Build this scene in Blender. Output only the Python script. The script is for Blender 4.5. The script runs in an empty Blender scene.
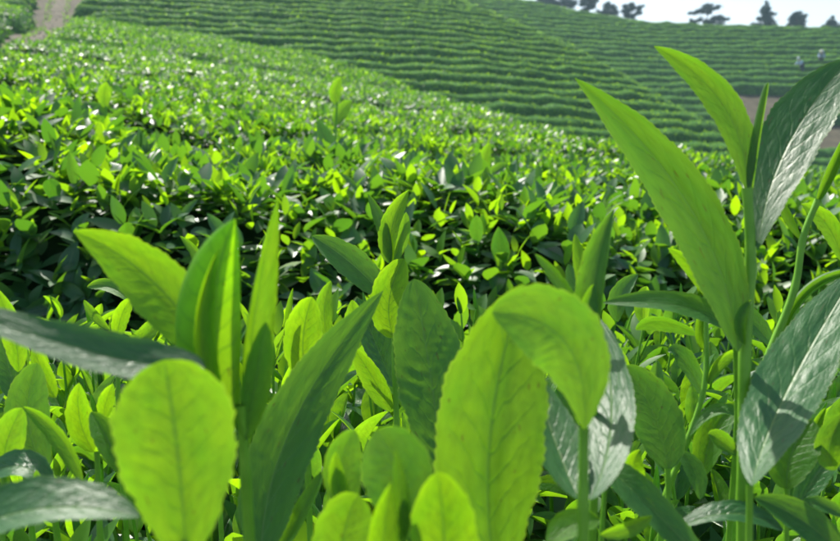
import bpy, bmesh, math, random
import numpy as np
from mathutils import Vector, Matrix

rng = np.random.default_rng(11)
random.seed(11)
scene = bpy.context.scene
COL = scene.collection
R = math.radians

# ------------------------------------------------------------------ camera, sky, sun, exposure
CAM = np.array([0.0, 0.0, 1.0])
PITCH = R(9.6)
FPX = 824.0                       # focal length in pixels of an 840 px wide picture
cam_data = bpy.data.cameras.new('camera')
cam = bpy.data.objects.new('camera', cam_data)
COL.objects.link(cam)
cam.location = CAM
cam.rotation_euler = (R(90) - PITCH, 0, 0)
cam_data.sensor_width = 36.0
cam_data.lens = 36.0 * FPX / 840.0
cam_data.clip_start = 0.02
cam_data.clip_end = 2000
cam_data.dof.use_dof = True
cam_data.dof.focus_distance = 0.60
cam_data.dof.aperture_fstop = 14.0
scene.camera = cam

SUN_EL, SUN_AZ = R(50), R(-24)    # azimuth measured from +Y (view direction) to the right
world = bpy.data.worlds.new('World')
scene.world = world
world.use_nodes = True
wn = world.node_tree
sky = wn.nodes.new('ShaderNodeTexSky')
sky.sky_type = 'NISHITA'
sky.sun_disc = False
sky.sun_elevation = SUN_EL
sky.sun_rotation = SUN_AZ
sky.air_density = 1.0
sky.dust_density = 2.0
sky.ozone_density = 1.0
bg = wn.nodes['Background']
bg.inputs['Strength'].default_value = 0.14
wn.links.new(sky.outputs[0], bg.inputs['Color'])

sun_data = bpy.data.lights.new('sun', 'SUN')
sun_data.energy = 5.0
sun_data.angle = R(0.6)
sun_data.color = (1.0, 0.95, 0.86)
sun = bpy.data.objects.new('sun', sun_data)
COL.objects.link(sun)
sdir = Vector((math.sin(SUN_AZ) * math.cos(SUN_EL), math.cos(SUN_AZ) * math.cos(SUN_EL), math.sin(SUN_EL)))
sun.rotation_euler = sdir.to_track_quat('Z', 'Y').to_euler()

scene.view_settings.view_transform = 'Standard'
scene.view_settings.look = 'None'
scene.view_settings.exposure = 0.70
scene.view_settings.gamma = 1.0
scene.view_settings.use_curve_mapping = False
scene.cycles.max_bounces = 8
scene.cycles.diffuse_bounces = 3
scene.cycles.glossy_bounces = 2
scene.cycles.transmission_bounces = 4
scene.cycles.transparent_max_bounces = 4
scene.cycles.volume_bounces = 0

# ------------------------------------------------------------------ small helpers
CF = np.array([0.0, math.cos(PITCH), -math.sin(PITCH)])
CR = np.array([1.0, 0.0, 0.0])
CU = np.array([0.0, math.sin(PITCH), math.cos(PITCH)])

def at(px, py, d):
    """World point that stands d metres in front of the camera in the direction of a picture point."""
    return CAM + d * (CF + CR * (px - 420.0) / FPX + CU * (270.5 - py) / FPX)

def to_px(P):
    v = P - CAM
    d = v @ CF
    return 420 + FPX * (v @ CR) / d, 270.5 - FPX * (v @ CU) / d, d

def link(o, parent=None):
    COL.objects.link(o)
    if parent is not None:
        o.parent = parent
    return o

def tag(o, label=None, cat=None, group=None, kind=None):
    if label: o['label'] = label
    if cat: o['category'] = cat
    if group: o['group'] = group
    if kind: o['kind'] = kind
    return o

def empty(name, loc=(0, 0, 0)):
    o = bpy.data.objects.new(name, None)
    o.empty_display_size = 0.05
    COL.objects.link(o)
    o.location = loc
    return o

def np_mesh(name, V, F, mat=None, uv=None, attrs=None, smooth=True):
    """V (n,3), F (m,4) or (m,3)."""
    me = bpy.data.meshes.new(name)
    V = np.ascontiguousarray(V, dtype=np.float32)
    F = np.ascontiguousarray(F, dtype=np.int32)
    k = F.shape[1]
    me.vertices.add(len(V))
    me.vertices.foreach_set('co', V.ravel())
    me.loops.add(F.size)
    me.loops.foreach_set('vertex_index', F.ravel())
    me.polygons.add(len(F))
    me.polygons.foreach_set('loop_start', np.arange(0, F.size, k, dtype=np.int32))
    me.update(calc_edges=True)
    if smooth:
        me.polygons.foreach_set('use_smooth', np.ones(len(F), dtype=bool))
    if uv is not None:
        l = me.uv_layers.new(name='UVMap')
        l.data.foreach_set('uv', np.ascontiguousarray(uv[F.ravel()], dtype=np.float32).ravel())
    for an, av in (attrs or {}).items():
        a = me.attributes.new(an, 'FLOAT', 'POINT')
        a.data.foreach_set('value', np.ascontiguousarray(av, dtype=np.float32))
    if mat: me.materials.append(mat)
    me.validate()
    return me

def mesh_obj(name, me, parent=None):
    return link(bpy.data.objects.new(name, me), parent)

def norm(a):
    return a / np.maximum(np.linalg.norm(a, axis=-1, keepdims=True), 1e-9)

_ph = np.random.default_rng(5).uniform(0, 6.28, (40,))
_dr = np.random.default_rng(6).normal(size=(40, 2)); _dr /= np.linalg.norm(_dr, axis=1, keepdims=True)
def wob(x, y, freq, seed=0, n=5):
    """Smooth pseudo-noise about -1..1."""
    s = 0
    for i in range(n):
        j = (seed * 7 + i * 3) % 40
        f = freq * (0.6 + 0.35 * i)
        s = s + np.sin((x * _dr[j, 0] + y * _dr[j, 1]) * f * 6.28 + _ph[j])
    return s / n * 1.4

ORD = ['first', 'second', 'third', 'fourth', 'fifth', 'sixth', 'seventh', 'eighth', 'ninth', 'tenth', 'eleventh', 'twelfth',
       'thirteenth', 'fourteenth', 'fifteenth', 'sixteenth', 'seventeenth', 'eighteenth', 'nineteenth', 'twentieth']
TENS = {2: 'twenty', 3: 'thirty', 4: 'forty', 5: 'fifty'}
def ordinal(i):
    i += 1
    if i <= 20: return ORD[i - 1]
    t, u = divmod(i, 10)
    return (TENS[t] + '-' + ORD[u - 1]) if u else TENS[t][:-1] + 'ieth'

# ------------------------------------------------------------------ materials
def new_mat(name):
    m = bpy.data.materials.new(name)
    m.use_nodes = True
    nt = m.node_tree
    nt.nodes.clear()
    return m, nt

def nd(nt, t, **kw):
    n = nt.nodes.new(t)
    for k, v in kw.items():
        setattr(n, k, v)
    return n

def math_n(nt, op, a, b=None, clamp=False):
    n = nd(nt, 'ShaderNodeMath', operation=op, use_clamp=clamp)
    for i, v in enumerate((a, b)):
        if v is None: continue
        if isinstance(v, (int, float)): n.inputs[i].default_value = v
        else: nt.links.new(v, n.inputs[i])
    return n.outputs[0]

def mix_c(nt, f, a, b, blend='MIX'):
    n = nd(nt, 'ShaderNodeMix', data_type='RGBA', blend_type=blend)
    for s, v in ((n.inputs[0], f), (n.inputs[6], a), (n.inputs[7], b)):
        if isinstance(v, (int, float)): s.default_value = v
        elif isinstance(v, tuple): s.default_value = (*v, 1)
        else: nt.links.new(v, s)
    return n.outputs[2]

MATURE, YOUNG = (0.036, 0.138, 0.038), (0.100, 0.25, 0.014)
MATURE_T, YOUNG_T = (0.105, 0.300, 0.012), (0.41, 0.74, 0.003)

def leaf_material(name, source, detail):
    """Thin leaf: glossy skin over a diffuse and light-passing blade. tone 0 = old leaf, 1 = fresh shoot."""
    m, nt = new_mat(name)
    L = nt.links.new
    if source == 'object':
        oi = nd(nt, 'ShaderNodeObjectInfo')
        sp = nd(nt, 'ShaderNodeSeparateColor'); L(oi.outputs['Color'], sp.inputs[0])
        tone = sp.outputs[0]; rnd = oi.outputs['Random']; dull = sp.outputs[1]
    else:
        a = nd(nt, 'ShaderNodeAttribute', attribute_name='tone'); tone = a.outputs['Fac']
        b = nd(nt, 'ShaderNodeAttribute', attribute_name='rnd'); rnd = b.outputs['Fac']; dull = None
    base = mix_c(nt, tone, MATURE, YOUNG)
    trans = mix_c(nt, tone, MATURE_T, YOUNG_T)
    hs = nd(nt, 'ShaderNodeHueSaturation'); hs.inputs['Saturation'].default_value = 1.0
    L(base, hs.inputs['Color'])
    L(math_n(nt, 'ADD', math_n(nt, 'MULTIPLY', rnd, 0.5), 0.75), hs.inputs['Value'])
    L(math_n(nt, 'ADD', math_n(nt, 'MULTIPLY', rnd, -0.03), 0.515), hs.inputs['Hue'])
    base = hs.outputs[0]
    geo = nd(nt, 'ShaderNodeNewGeometry')
    rough = math_n(nt, 'ADD', 0.30, math_n(nt, 'MULTIPLY', tone, 0.16))
    if dull is not None:
        rough = math_n(nt, 'ADD', rough, math_n(nt, 'MULTIPLY', dull, 0.16))
    bump_out = None
    if detail:
        uv = nd(nt, 'ShaderNodeUVMap', uv_map='UVMap')
        sx = nd(nt, 'ShaderNodeSeparateXYZ'); L(uv.outputs[0], sx.inputs[0])
        u, v = sx.outputs[0], sx.outputs[1]                       # u along the blade, v -1..1 across
        av = math_n(nt, 'ABSOLUTE', v)
        mid = math_n(nt, 'SUBTRACT', 1.0, math_n(nt, 'MULTIPLY', av, 18.0), clamp=True)
        # side veins sweep towards the tip
        nz = nd(nt, 'ShaderNodeTexNoise'); nz.inputs['Scale'].default_value = 3.0; L(uv.outputs[0], nz.inputs['Vector'])
        ph = math_n(nt, 'SUBTRACT', math_n(nt, 'MULTIPLY', u, 9.0), math_n(nt, 'MULTIPLY', av, 2.2))
        ph = math_n(nt, 'ADD', ph, math_n(nt, 'MULTIPLY', nz.outputs[0], 0.9))
        fr = math_n(nt, 'ABSOLUTE', math_n(nt, 'SUBTRACT', math_n(nt, 'FRACT', ph), 0.5))
        vein = math_n(nt, 'SUBTRACT', 1.0, math_n(nt, 'MULTIPLY', fr, 9.0), clamp=True)
        vein = math_n(nt, 'MULTIPLY', vein, math_n(nt, 'SUBTRACT', 0.95, av, clamp=True))
        n2 = nd(nt, 'ShaderNodeTexNoise'); n2.inputs['Scale'].default_value = 5.0; n2.inputs['Detail'].default_value = 3.5
        tc = nd(nt, 'ShaderNodeMapping'); tc.inputs['Scale'].default_value = (2.2, 1.0, 1); L(uv.outputs[0], tc.inputs[0])
        ad = nd(nt, 'ShaderNodeVectorMath', operation='ADD'); L(tc.outputs[0], ad.inputs[0])
        cb = nd(nt, 'ShaderNodeCombineXYZ'); L(math_n(nt, 'MULTIPLY', rnd, 37.0), cb.inputs[2]); L(cb.outputs[0], ad.inputs[1])
        L(ad.outputs[0], n2.inputs['Vector'])
        mott = math_n(nt, 'ADD', 0.72, math_n(nt, 'MULTIPLY', n2.outputs[0], 0.56))
        base = mix_c(nt, 1.0, base, mott, 'MULTIPLY')
        trans = mix_c(nt, 1.0, trans, mott, 'MULTIPLY')
        thin = math_n(nt, 'ADD', 0.74, math_n(nt, 'MULTIPLY', math_n(nt, 'ADD', av, math_n(nt, 'MULTIPLY', u, 0.35)), 0.34))
        trans = mix_c(nt, 1.0, trans, thin, 'MULTIPLY')
        n4 = nd(nt, 'ShaderNodeTexNoise'); n4.inputs['Scale'].default_value = 1.6; n4.inputs['Detail'].default_value = 2; L(ad.outputs[0], n4.inputs['Vector'])
        patch = math_n(nt, 'MULTIPLY', math_n(nt, 'SUBTRACT', n4.outputs[0], 0.42, clamp=True), 1.8, clamp=True)
        trans = mix_c(nt, patch, trans, mix_c(nt, 1.0, trans, (0.62, 0.88, 0.9), 'MULTIPLY'))
        base = mix_c(nt, patch, base, mix_c(nt, 1.0, base, (0.7, 0.92, 1.0), 'MULTIPLY'))
        # fine cell pattern of the blade
        vo = nd(nt, 'ShaderNodeTexVoronoi'); vo.inputs['Scale'].default_value = 60.0; L(tc.outputs[0], vo.inputs['Vector'])
        base = mix_c(nt, math_n(nt, 'MULTIPLY', mid, 0.7), base, (0.22, 0.38, 0.09))
        base = mix_c(nt, math_n(nt, 'MULTIPLY', vein, 0.42), base, (0.13, 0.30, 0.06))
        trans = mix_c(nt, math_n(nt, 'MULTIPLY', mid, 0.8), trans, (0.07, 0.20, 0.004))
        trans = mix_c(nt, math_n(nt, 'MULTIPLY', vein, 0.55), trans, (0.09, 0.28, 0.004))
        # thin pale rim, and small brown scars on old leaves
        rim = math_n(nt, 'MULTIPLY', math_n(nt, 'SUBTRACT', av, 0.955, clamp=True), 16.0, clamp=True)
        base = mix_c(nt, math_n(nt, 'MULTIPLY', rim, 0.5), base, (0.25, 0.36, 0.10))
        trans = mix_c(nt, math_n(nt, 'MULTIPLY', rim, 0.5), trans, (0.60, 0.82, 0.06))
        n3 = nd(nt, 'ShaderNodeTexNoise'); n3.inputs['Scale'].default_value = 9.0; n3.inputs['Detail'].default_value = 1; L(ad.outputs[0], n3.inputs['Vector'])
        sc = math_n(nt, 'MULTIPLY', math_n(nt, 'SUBTRACT', n3.outputs[0], 0.715, clamp=True), 25.0, clamp=True)
        sc = math_n(nt, 'MULTIPLY', sc, 0.55)
        base = mix_c(nt, sc, base, (0.11, 0.075, 0.02))
        trans = mix_c(nt, sc, trans, (0.12, 0.07, 0.01))
        h = math_n(nt, 'ADD', math_n(nt, 'MULTIPLY', vein, -0.55), math_n(nt, 'MULTIPLY', mid, -0.8))
        h = math_n(nt, 'ADD', h, math_n(nt, 'MULTIPLY', n2.outputs[0], 1.1))
        h = math_n(nt, 'ADD', h, math_n(nt, 'MULTIPLY', vo.outputs[0], 0.10))
        bp = nd(nt, 'ShaderNodeBump'); bp.inputs['Strength'].default_value = 0.34; bp.inputs['Distance'].default_value = 0.0018
        L(h, bp.inputs['Height']); bump_out = bp.outputs[0]
        rough = math_n(nt, 'ADD', rough, math_n(nt, 'MULTIPLY', math_n(nt, 'SUBTRACT', n2.outputs[0], 0.5), 0.25))
    # paler, duller underside
    base_b = mix_c(nt, 0.35, base, (0.13, 0.22, 0.09))
    base2 = mix_c(nt, math_n(nt, 'MULTIPLY', geo.outputs['Backfacing'], 1.0), base, base_b)
    rough2 = math_n(nt, 'ADD', rough, math_n(nt, 'MULTIPLY', geo.outputs['Backfacing'], 0.14))
    if source != 'object': rough2 = math_n(nt, 'ADD', rough2, 0.10)
    pb = nd(nt, 'ShaderNodeBsdfPrincipled')
    L(base2, pb.inputs['Base Color']); L(rough2, pb.inputs['Roughness'])
    L(math_n(nt, 'SUBTRACT', 0.68, math_n(nt, 'MULTIPLY', tone, 0.42)), pb.inputs['Specular IOR Level'])
    tl = nd(nt, 'ShaderNodeBsdfTranslucent'); L(trans, tl.inputs['Color'])
    if bump_out:
        L(bump_out, pb.inputs['Normal']); 
        bp2 = nd(nt, 'ShaderNodeBump'); bp2.inputs['Strength'].default_value = 0.17; bp2.inputs['Distance'].default_value = 0.0018
        L(h, bp2.inputs['Height']); L(bp2.outputs[0], tl.inputs['Normal'])
    mx = nd(nt, 'ShaderNodeMixShader')
    L(math_n(nt, 'ADD', 0.42, math_n(nt, 'MULTIPLY', tone, 0.18)), mx.inputs[0])
    L(pb.outputs[0], mx.inputs[1]); L(tl.outputs[0], mx.inputs[2])
    out = nd(nt, 'ShaderNodeOutputMaterial'); L(mx.outputs[0], out.inputs['Surface'])
    return m

M_LEAF = leaf_material('tea_leaf', 'object', True)
M_MASS = leaf_material('tea_foliage', 'attr', False)
M_MASS_FAR = leaf_material('tea_foliage_far', 'attr', False)
for n_ in M_MASS_FAR.node_tree.nodes:
    if n_.type == 'BSDF_PRINCIPLED':
        for l_ in list(n_.inputs['Specular IOR Level'].links): M_MASS_FAR.node_tree.links.remove(l_)
        n_.inputs['Specular IOR Level'].default_value = 0.14

def plain(name, c1, c2, scale, rough=0.7, bump=0.0, coord='Object', detail=6, bdist=0.02, spec=0.3):
    m, nt = new_mat(name); L = nt.links.new
    tc = nd(nt, 'ShaderNodeTexCoord')
    nz = nd(nt, 'ShaderNodeTexNoise'); nz.inputs['Scale'].default_value = scale; nz.inputs['Detail'].default_value = detail
    L(tc.outputs[coord], nz.inputs['Vector'])
    cr = nd(nt, 'ShaderNodeMapRange'); cr.inputs[1].default_value = 0.3; cr.inputs[2].default_value = 0.7
    L(nz.outputs[0], cr.inputs[0])
    pb = nd(nt, 'ShaderNodeBsdfPrincipled')
    L(mix_c(nt, cr.outputs[0], c1, c2), pb.inputs['Base Color'])
    pb.inputs['Roughness'].default_value = rough
    pb.inputs['Specular IOR Level'].default_value = spec
    if bump:
        bp = nd(nt, 'ShaderNodeBump'); bp.inputs['Strength'].default_value = bump; bp.inputs['Distance'].default_value = bdist
        L(nz.outputs[0], bp.inputs['Height']); L(bp.outputs[0], pb.inputs['Normal'])
    out = nd(nt, 'ShaderNodeOutputMaterial'); L(pb.outputs[0], out.inputs['Surface'])
    return m

M_STEM = plain('green_stem', (0.13, 0.34, 0.02), (0.21, 0.46, 0.04), 90, 0.45, 0.2, bdist=0.001)
M_TWIG = plain('woody_twig', (0.05, 0.035, 0.02), (0.12, 0.09, 0.05), 60, 0.8, 0.4, bdist=0.003)
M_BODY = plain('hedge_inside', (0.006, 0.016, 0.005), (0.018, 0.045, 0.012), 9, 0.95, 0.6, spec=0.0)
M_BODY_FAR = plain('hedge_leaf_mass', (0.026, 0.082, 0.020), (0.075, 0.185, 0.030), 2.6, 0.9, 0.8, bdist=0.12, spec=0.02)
M_SOIL = plain('red_brown_soil', (0.050, 0.042, 0.022), (0.095, 0.080, 0.044), 1.3, 0.95, 0.6, detail=9, bdist=0.05)
M_PATH = plain('trodden_path_earth', (0.070, 0.058, 0.034), (0.135, 0.115, 0.070), 2.2, 0.95, 0.5, detail=10, bdist=0.05)
M_STONE = plain('pale_stone', (0.14, 0.12, 0.09), (0.30, 0.27, 0.22), 5, 0.9)
M_BARK = plain('pine_bark', (0.05, 0.04, 0.03), (0.10, 0.08, 0.06), 8, 0.9, 0.5)
M_NEEDLE = plain('pine_needles', (0.014, 0.060, 0.045), (0.030, 0.100, 0.070), 1.5, 0.7)

# ------------------------------------------------------------------ the land
CAN = 0.80                                    # height of the clipped tea rows
def lerp(x, xs, ys):
    return np.interp(x, xs, ys)
def softplus(t, w):
    t = np.asarray(t, float) / w
    return w * np.where(t > 30, t, np.log1p(np.exp(np.minimum(t, 30))))

def crest_y(x):
    return lerp(x, [-30, -14, -6, -1.5, 1.0, 2.2, 3.2, 5.0, 9], [76, 62, 44, 30, 20, 12.5, 9.2, 8.2, 8.0])
def near_h(x, y):
    yy = np.maximum(y - 1.6, -3)
    yq = np.minimum(yy, 30)
    lin = 0.085 * (-x) + 0.065 * softplus(-x, 0.8) - 0.045
    z = 0.03 * yy + 0.0015 * np.maximum(yq, 0) ** 2 + 0.07 * np.maximum(yy - 30, 0) + lin * np.clip(y / 2.0, 0, 1)
    return z - 0.42 * softplus(y - crest_y(x), 1.2)
RX = [-60, -30, 0.8, 10.2, 14.5, 17.6, 19.4, 24, 40]
def ridge_y(x): return lerp(x, RX, [125, 96, 70, 60, 50, 43, 38, 28, 5])
def ridge_z(x): return lerp(x, RX, [36, 23, 11.3, 6.0, 1.6, -0.85, -2.3, -4.5, -12])
def spur_h(x, y):
    d = ridge_y(x) - y
    return ridge_z(x) + 1.6 - 0.31 * softplus(d, 3.0) - 0.60 * softplus(-d, 2.0)
def far_h(x, y):
    a = x / 90.0
    zc = lerp(a, [-.6, 0, .146, .267, .36, .51, .7, 1.0], [20, 16.4, 14.4, 12.45, 11.7, 11.1, 10.6, 10])
    d = 90.0 - y + 2.5 * np.sin(x * 0.09)
    return zc + 0.2 - 0.36 * softplus(d, 4.0) + 0.085 * softplus(-d, 4.0)
HILLS = {'near': near_h, 'spur': spur_h, 'far': far_h}
def land(x, y):
    z = np.maximum(np.maximum(near_h(x, y), spur_h(x, y)), far_h(x, y))
    return np.maximum(z, -14.0)

def path_x(y):
    return -9.25 - 0.36 * (y - 18)
PATH_W = 0.52
def off_path(x, y):
    return x - path_x(y)

def build_ground():
    ys = np.concatenate([np.linspace(-30, 0, 13), 0 + np.geomspace(0.4, 330, 210)])
    ss = np.linspace(-1, 1, 221)
    Y, S = np.meshgrid(ys, ss, indexing='ij')
    half = 6 + np.maximum(Y, 0) * 0.95
    half = np.where(Y < 0, 6, half)
    X = S * half
    Z = land(X, Y)
    Z = Z + 0.02 * wob(X, Y, 0.7, 2) * np.clip(Y / 5, 0.3, 1)
    nx = len(ss)
    V = np.stack([X, Y, Z], -1).reshape(-1, 3)
    i = np.arange(len(ys) - 1)[:, None] * nx + np.arange(nx - 1)[None]
    F = np.stack([i, i + 1, i + nx + 1, i + nx], -1).reshape(-1, 4)
    o = mesh_obj('ground', np_mesh('ground', V, F, M_SOIL))
    tag(o, kind='structure')
    # the trodden path, a sheet just above the soil
    ys = np.linspace(6, 62, 120); t = np.linspace(-1, 1, 9)
    Y, T = np.meshgrid(ys, t, indexing='ij')
    X = path_x(Y) + T * (PATH_W + 0.12 * wob(Y, T * 3, 0.2, 4))
    Z = land(X, Y) + 0.05 + 0.02 * wob(X, Y, 0.9, 3) - 0.03 * (np.abs(T) ** 3)
    V = np.stack([X, Y, Z], -1).reshape(-1, 3)
    i = np.arange(len(ys) - 1)[:, None] * 9 + np.arange(8)[None]
    F = np.stack([i, i + 1, i + 10, i + 9], -1).reshape(-1, 4)
    tag(mesh_obj('path', np_mesh('path', V, F, M_PATH)), kind='structure')
build_ground()

# ------------------------------------------------------------------ leaf masses
def leaf_template(lod):
    """(u, v) grid of one blade; half width profile along u."""
    if lod == 0: us = np.array([0, .12, .32, .55, .78, 1.0]); vs = np.array([-1, 0, 1.0])
    elif lod == 1: us = np.array([0, .30, .68, 1.0]); vs = np.array([-1, 0, 1.0])
    else: us = np.array([0, .45, 1.0]); vs = np.array([-1, 1.0])
    U, Vv = np.meshgrid(us, vs, indexing='ij')
    n = len(vs)
    i = np.arange(len(us) - 1)[:, None] * n + np.arange(n - 1)[None]
    F = np.stack([i, i + 1, i + n + 1, i + n], -1).reshape(-1, 4)
    w = (U ** 0.75) * ((1 - U) ** 0.95); w = w / w.max()
    w = np.maximum(w, 0.04)
    return U.ravel(), (Vv * w).ravel(), F, Vv.ravel()

def leaf_mass(P, T, N, L, W, bend, fold, tone, lod):
    """Arrays of n leaves -> vertices, faces, tone."""
    U, Wv, F, _ = leaf_template(lod)
    n = len(P)
    T = norm(T); B = norm(np.cross(T, N)); N = np.cross(B, T)
    nv = len(U)
    x = L[:, None] * U
    y = W[:, None] * Wv
    z = -bend[:, None] * L[:, None] * U ** 2 + fold[:, None] * np.abs(y)
    V = P[:, None, :] + T[:, None, :] * x[..., None] + B[:, None, :] * y[..., None] + N[:, None, :] * z[..., None]
    FF = (F[None] + (np.arange(n) * nv)[:, None, None]).reshape(-1, 4)
    return V.reshape(-1, 3), FF, np.repeat(tone, nv), np.repeat(rng.random(n), nv)

def sprigs(P, NRM, face, nleaf, size, young=0.45):
    """Clusters of leaves on points P whose outward normal is NRM; face 0 = clipped top, 1 = shaded side. Returns per-leaf arrays."""
    n = len(P)
    P = np.repeat(P, nleaf, 0); NRM = np.repeat(NRM, nleaf, 0); face = np.repeat(face, nleaf)
    k = np.tile(np.arange(nleaf), n)
    yng = np.repeat(rng.random(n) < young, nleaf)
    m = len(P)
    az = np.repeat(rng.uniform(0, 6.28, n), nleaf) + k * 2.4 + rng.normal(0, .3, m)
    up = np.array([0, 0, 1.0])
    axis = norm(NRM * (0.4 + 0.6 * face[:, None]) + up * (0.75 - 0.25 * face[:, None]) + rng.normal(0, .18, (m, 3)))
    a = norm(np.cross(axis, rng.normal(size=(m, 3)) * 0.01 + np.array([0.31, 0.22, 0.05])))
    b = np.cross(axis, a)
    rad = a * np.cos(az)[:, None] + b * np.sin(az)[:, None]
    h = k / max(nleaf - 1, 1)                                  # 0 = lowest leaf of the sprig, 1 = bud
    el = np.radians(rng.normal(5, 19, m) + 42 * h + 12 * (yng & (face < .5)) * h)
    T = rad * np.cos(el)[:, None] + axis * np.sin(el)[:, None]
    Nn = axis * np.cos(el)[:, None] - rad * np.sin(el)[:, None] + rng.normal(0, .18, (m, 3))
    L = size * rng.uniform(.75, 1.2, m) * (1 - 0.35 * h * yng)
    W = L * rng.uniform(.17, .235, m)
    tone = np.where(yng & (face < 0.5), np.clip(rng.normal(.22 + .55 * h, .14), 0, 1), np.clip(rng.normal(.08, .08, m), 0, .4))
    base = P + axis * (h * size * 0.55)[:, None]
    return dict(P=base, T=T, N=Nn, L=L, W=W, bend=rng.uniform(.0, .28, m), fold=rng.uniform(.1, .5, m), tone=tone)

def sel(d, msk):
    return {k: v[msk] for k, v in d.items()}

def cat(ds):
    return {k: np.concatenate([d[k] for d in ds]) for k in ds[0]}

def hedge_section(n):
    a = np.linspace(0, math.pi, n)
    c, s = np.cos(a), np.sin(a)
    return -np.sign(c) * np.abs(c) ** 0.45, np.abs(s) ** 0.5     # lateral -1..1, height 0..1

def hedge_frame(px, py, w, h, nsec=11, z=None, amp=0.06, fr=0.9, taper=0.0):
    """Swept clipped hedge along a polyline: grid of points (n, nsec, 3)."""
    tx, ty = np.gradient(px), np.gradient(py)
    l = np.hypot(tx, ty); nx, ny = ty / l, -tx / l               # lateral to the right of travel (towards the camera for +x travel)
    lat, hh = hedge_section(nsec)
    if z is None: z = land(px, py)
    sl = np.concatenate([[0], np.cumsum(np.hypot(np.diff(px), np.diff(py)))])
    e = np.clip(np.minimum(sl, sl[-1] - sl) / taper, 0, 1) if taper else np.ones_like(sl)
    e = np.maximum(np.sqrt(e * (2 - e)), .06)
    ww = w * (1 + (0.10 if not taper else 0.13) * wob(px, py, 0.25, 1)) * e
    h = h * e
    X = px[:, None] - nx[:, None] * lat * ww[:, None] * -1
    Y = py[:, None] - ny[:, None] * lat * ww[:, None] * -1
    H = h * (1 + (0.07 if not taper else 0.10) * wob(px, py, 0.21, 3))
    zb = np.maximum(z[:, None] * 0.35 + land(X, Y) * 0.65, -99)
    Z = zb + hh * H[:, None]
    k = hh > 0.15
    Z = Z + np.where(k, amp * wob(X * 1.3, Y * 1.7, fr, 5), 0)
    X = X + amp * 0.7 * wob(Z + X, Y + X, fr, 6)
    Z[:, 0] -= 0.25; Z[:, -1] -= 0.25
    return np.stack([X, Y, Z], -1)

def grid_faces(n, m, flip=False):
    i = np.arange(n - 1)[:, None] * m + np.arange(m - 1)[None]
    F = np.stack([i, i + m, i + m + 1, i + 1], -1).reshape(-1, 4)
    return F[:, ::-1] if flip else F

def sample_grid(G, count_fn):
    """Random points on the swept surface with normals. count_fn(area, centre, normal) -> expected number per cell."""
    a, b, c, d = G[:-1, :-1], G[1:, :-1], G[1:, 1:], G[:-1, 1:]
    nn = np.cross(c - a, d - b)
    area = 0.5 * np.linalg.norm(nn, axis=-1)
    nn = norm(nn)
    cen = (a + b + c + d) / 4
    flip = np.sign((nn[..., 2] * 1.0)); 
    mid = G.mean(1, keepdims=True)[:-1]
    outw = cen - mid; s = np.sign((nn * outw).sum(-1)); s[s == 0] = 1
    nn = nn * s[..., None]
    lam = count_fn(area, cen, nn)
    k = rng.poisson(lam)
    idx = np.repeat(np.arange(k.size), k.ravel())
    u, v = rng.random(len(idx)), rng.random(len(idx))
    f = lambda q: q.reshape(-1, 3)[idx]
    P = (f(a) * ((1 - u) * (1 - v))[:, None] + f(b) * (u * (1 - v))[:, None] + f(c) * (u * v)[:, None] + f(d) * ((1 - u) * v)[:, None])
    return P, f(nn)

def end_caps(n, m):
    return None

def seen(P, lo=-.62, hi=.66):
    """Within the view or a good step beside it."""
    t = P[:, 0] / np.maximum(P[:, 1] + 0.9, .3)
    return (t > lo) & (t < hi)

# unit leaf meshes shared by the leaves that can be picked out one by one
def unit_leaf(name, nu, nv, bend, fold, serr=0.0, teeth=26, p=.72, q=.92, seed=0):
    r = np.random.default_rng(seed)
    us = np.linspace(0, 1, nu); vs = np.linspace(-1, 1, nv)
    U, Vv = np.meshgrid(us, vs, indexing='ij')
    w = (U ** p) * ((1 - U) ** q); w /= w.max(); w = np.maximum(w, .03)
    w = w * (1 + serr * (((U * teeth) % 1.0) - .5) * (np.abs(Vv) ** 6))
    y = Vv * w
    x = U
    z = -bend * U ** 2 + fold * .25 * np.abs(y) + 0.012 * np.sin(U * 9 + r.uniform(0, 6)) * Vv + 0.014 * np.sin(U * 21) * np.abs(Vv) * (1 - np.abs(Vv)) * 2
    V = np.stack([x, y, z], -1).reshape(-1, 3)
    uv = np.stack([U, Vv], -1).reshape(-1, 2)
    return np_mesh(name, V, grid_faces(nu, nv), M_LEAF, uv=uv)
UNIT = [unit_leaf('tea_leaf_blade', 8, 5, b, f, seed=i) for i, (b, f) in enumerate([(.02, .3), (.12, .5), (.22, .35), (.3, .6), (.08, .9), (-.08, .4)])]

def leaf_object(parent, me, P, T, N, L, W, tone, dull=0.3, name='leaf'):
    T = norm(T); B = norm(np.cross(N, T)); N2 = np.cross(T, B)
    o = bpy.data.objects.new(name, me)
    M = Matrix(((T[0] * L, B[0] * W, N2[0] * L, P[0]), (T[1] * L, B[1] * W, N2[1] * L, P[1]), (T[2] * L, B[2] * W, N2[2] * L, P[2]), (0, 0, 0, 1)))
    COL.objects.link(o)
    if parent is not None:
        o.parent = parent
        M = Matrix.Translation(-Vector(parent.location)) @ M
    o.matrix_basis = M
    o.color = (float(tone), float(dull), 0, 1)
    return o

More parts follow.
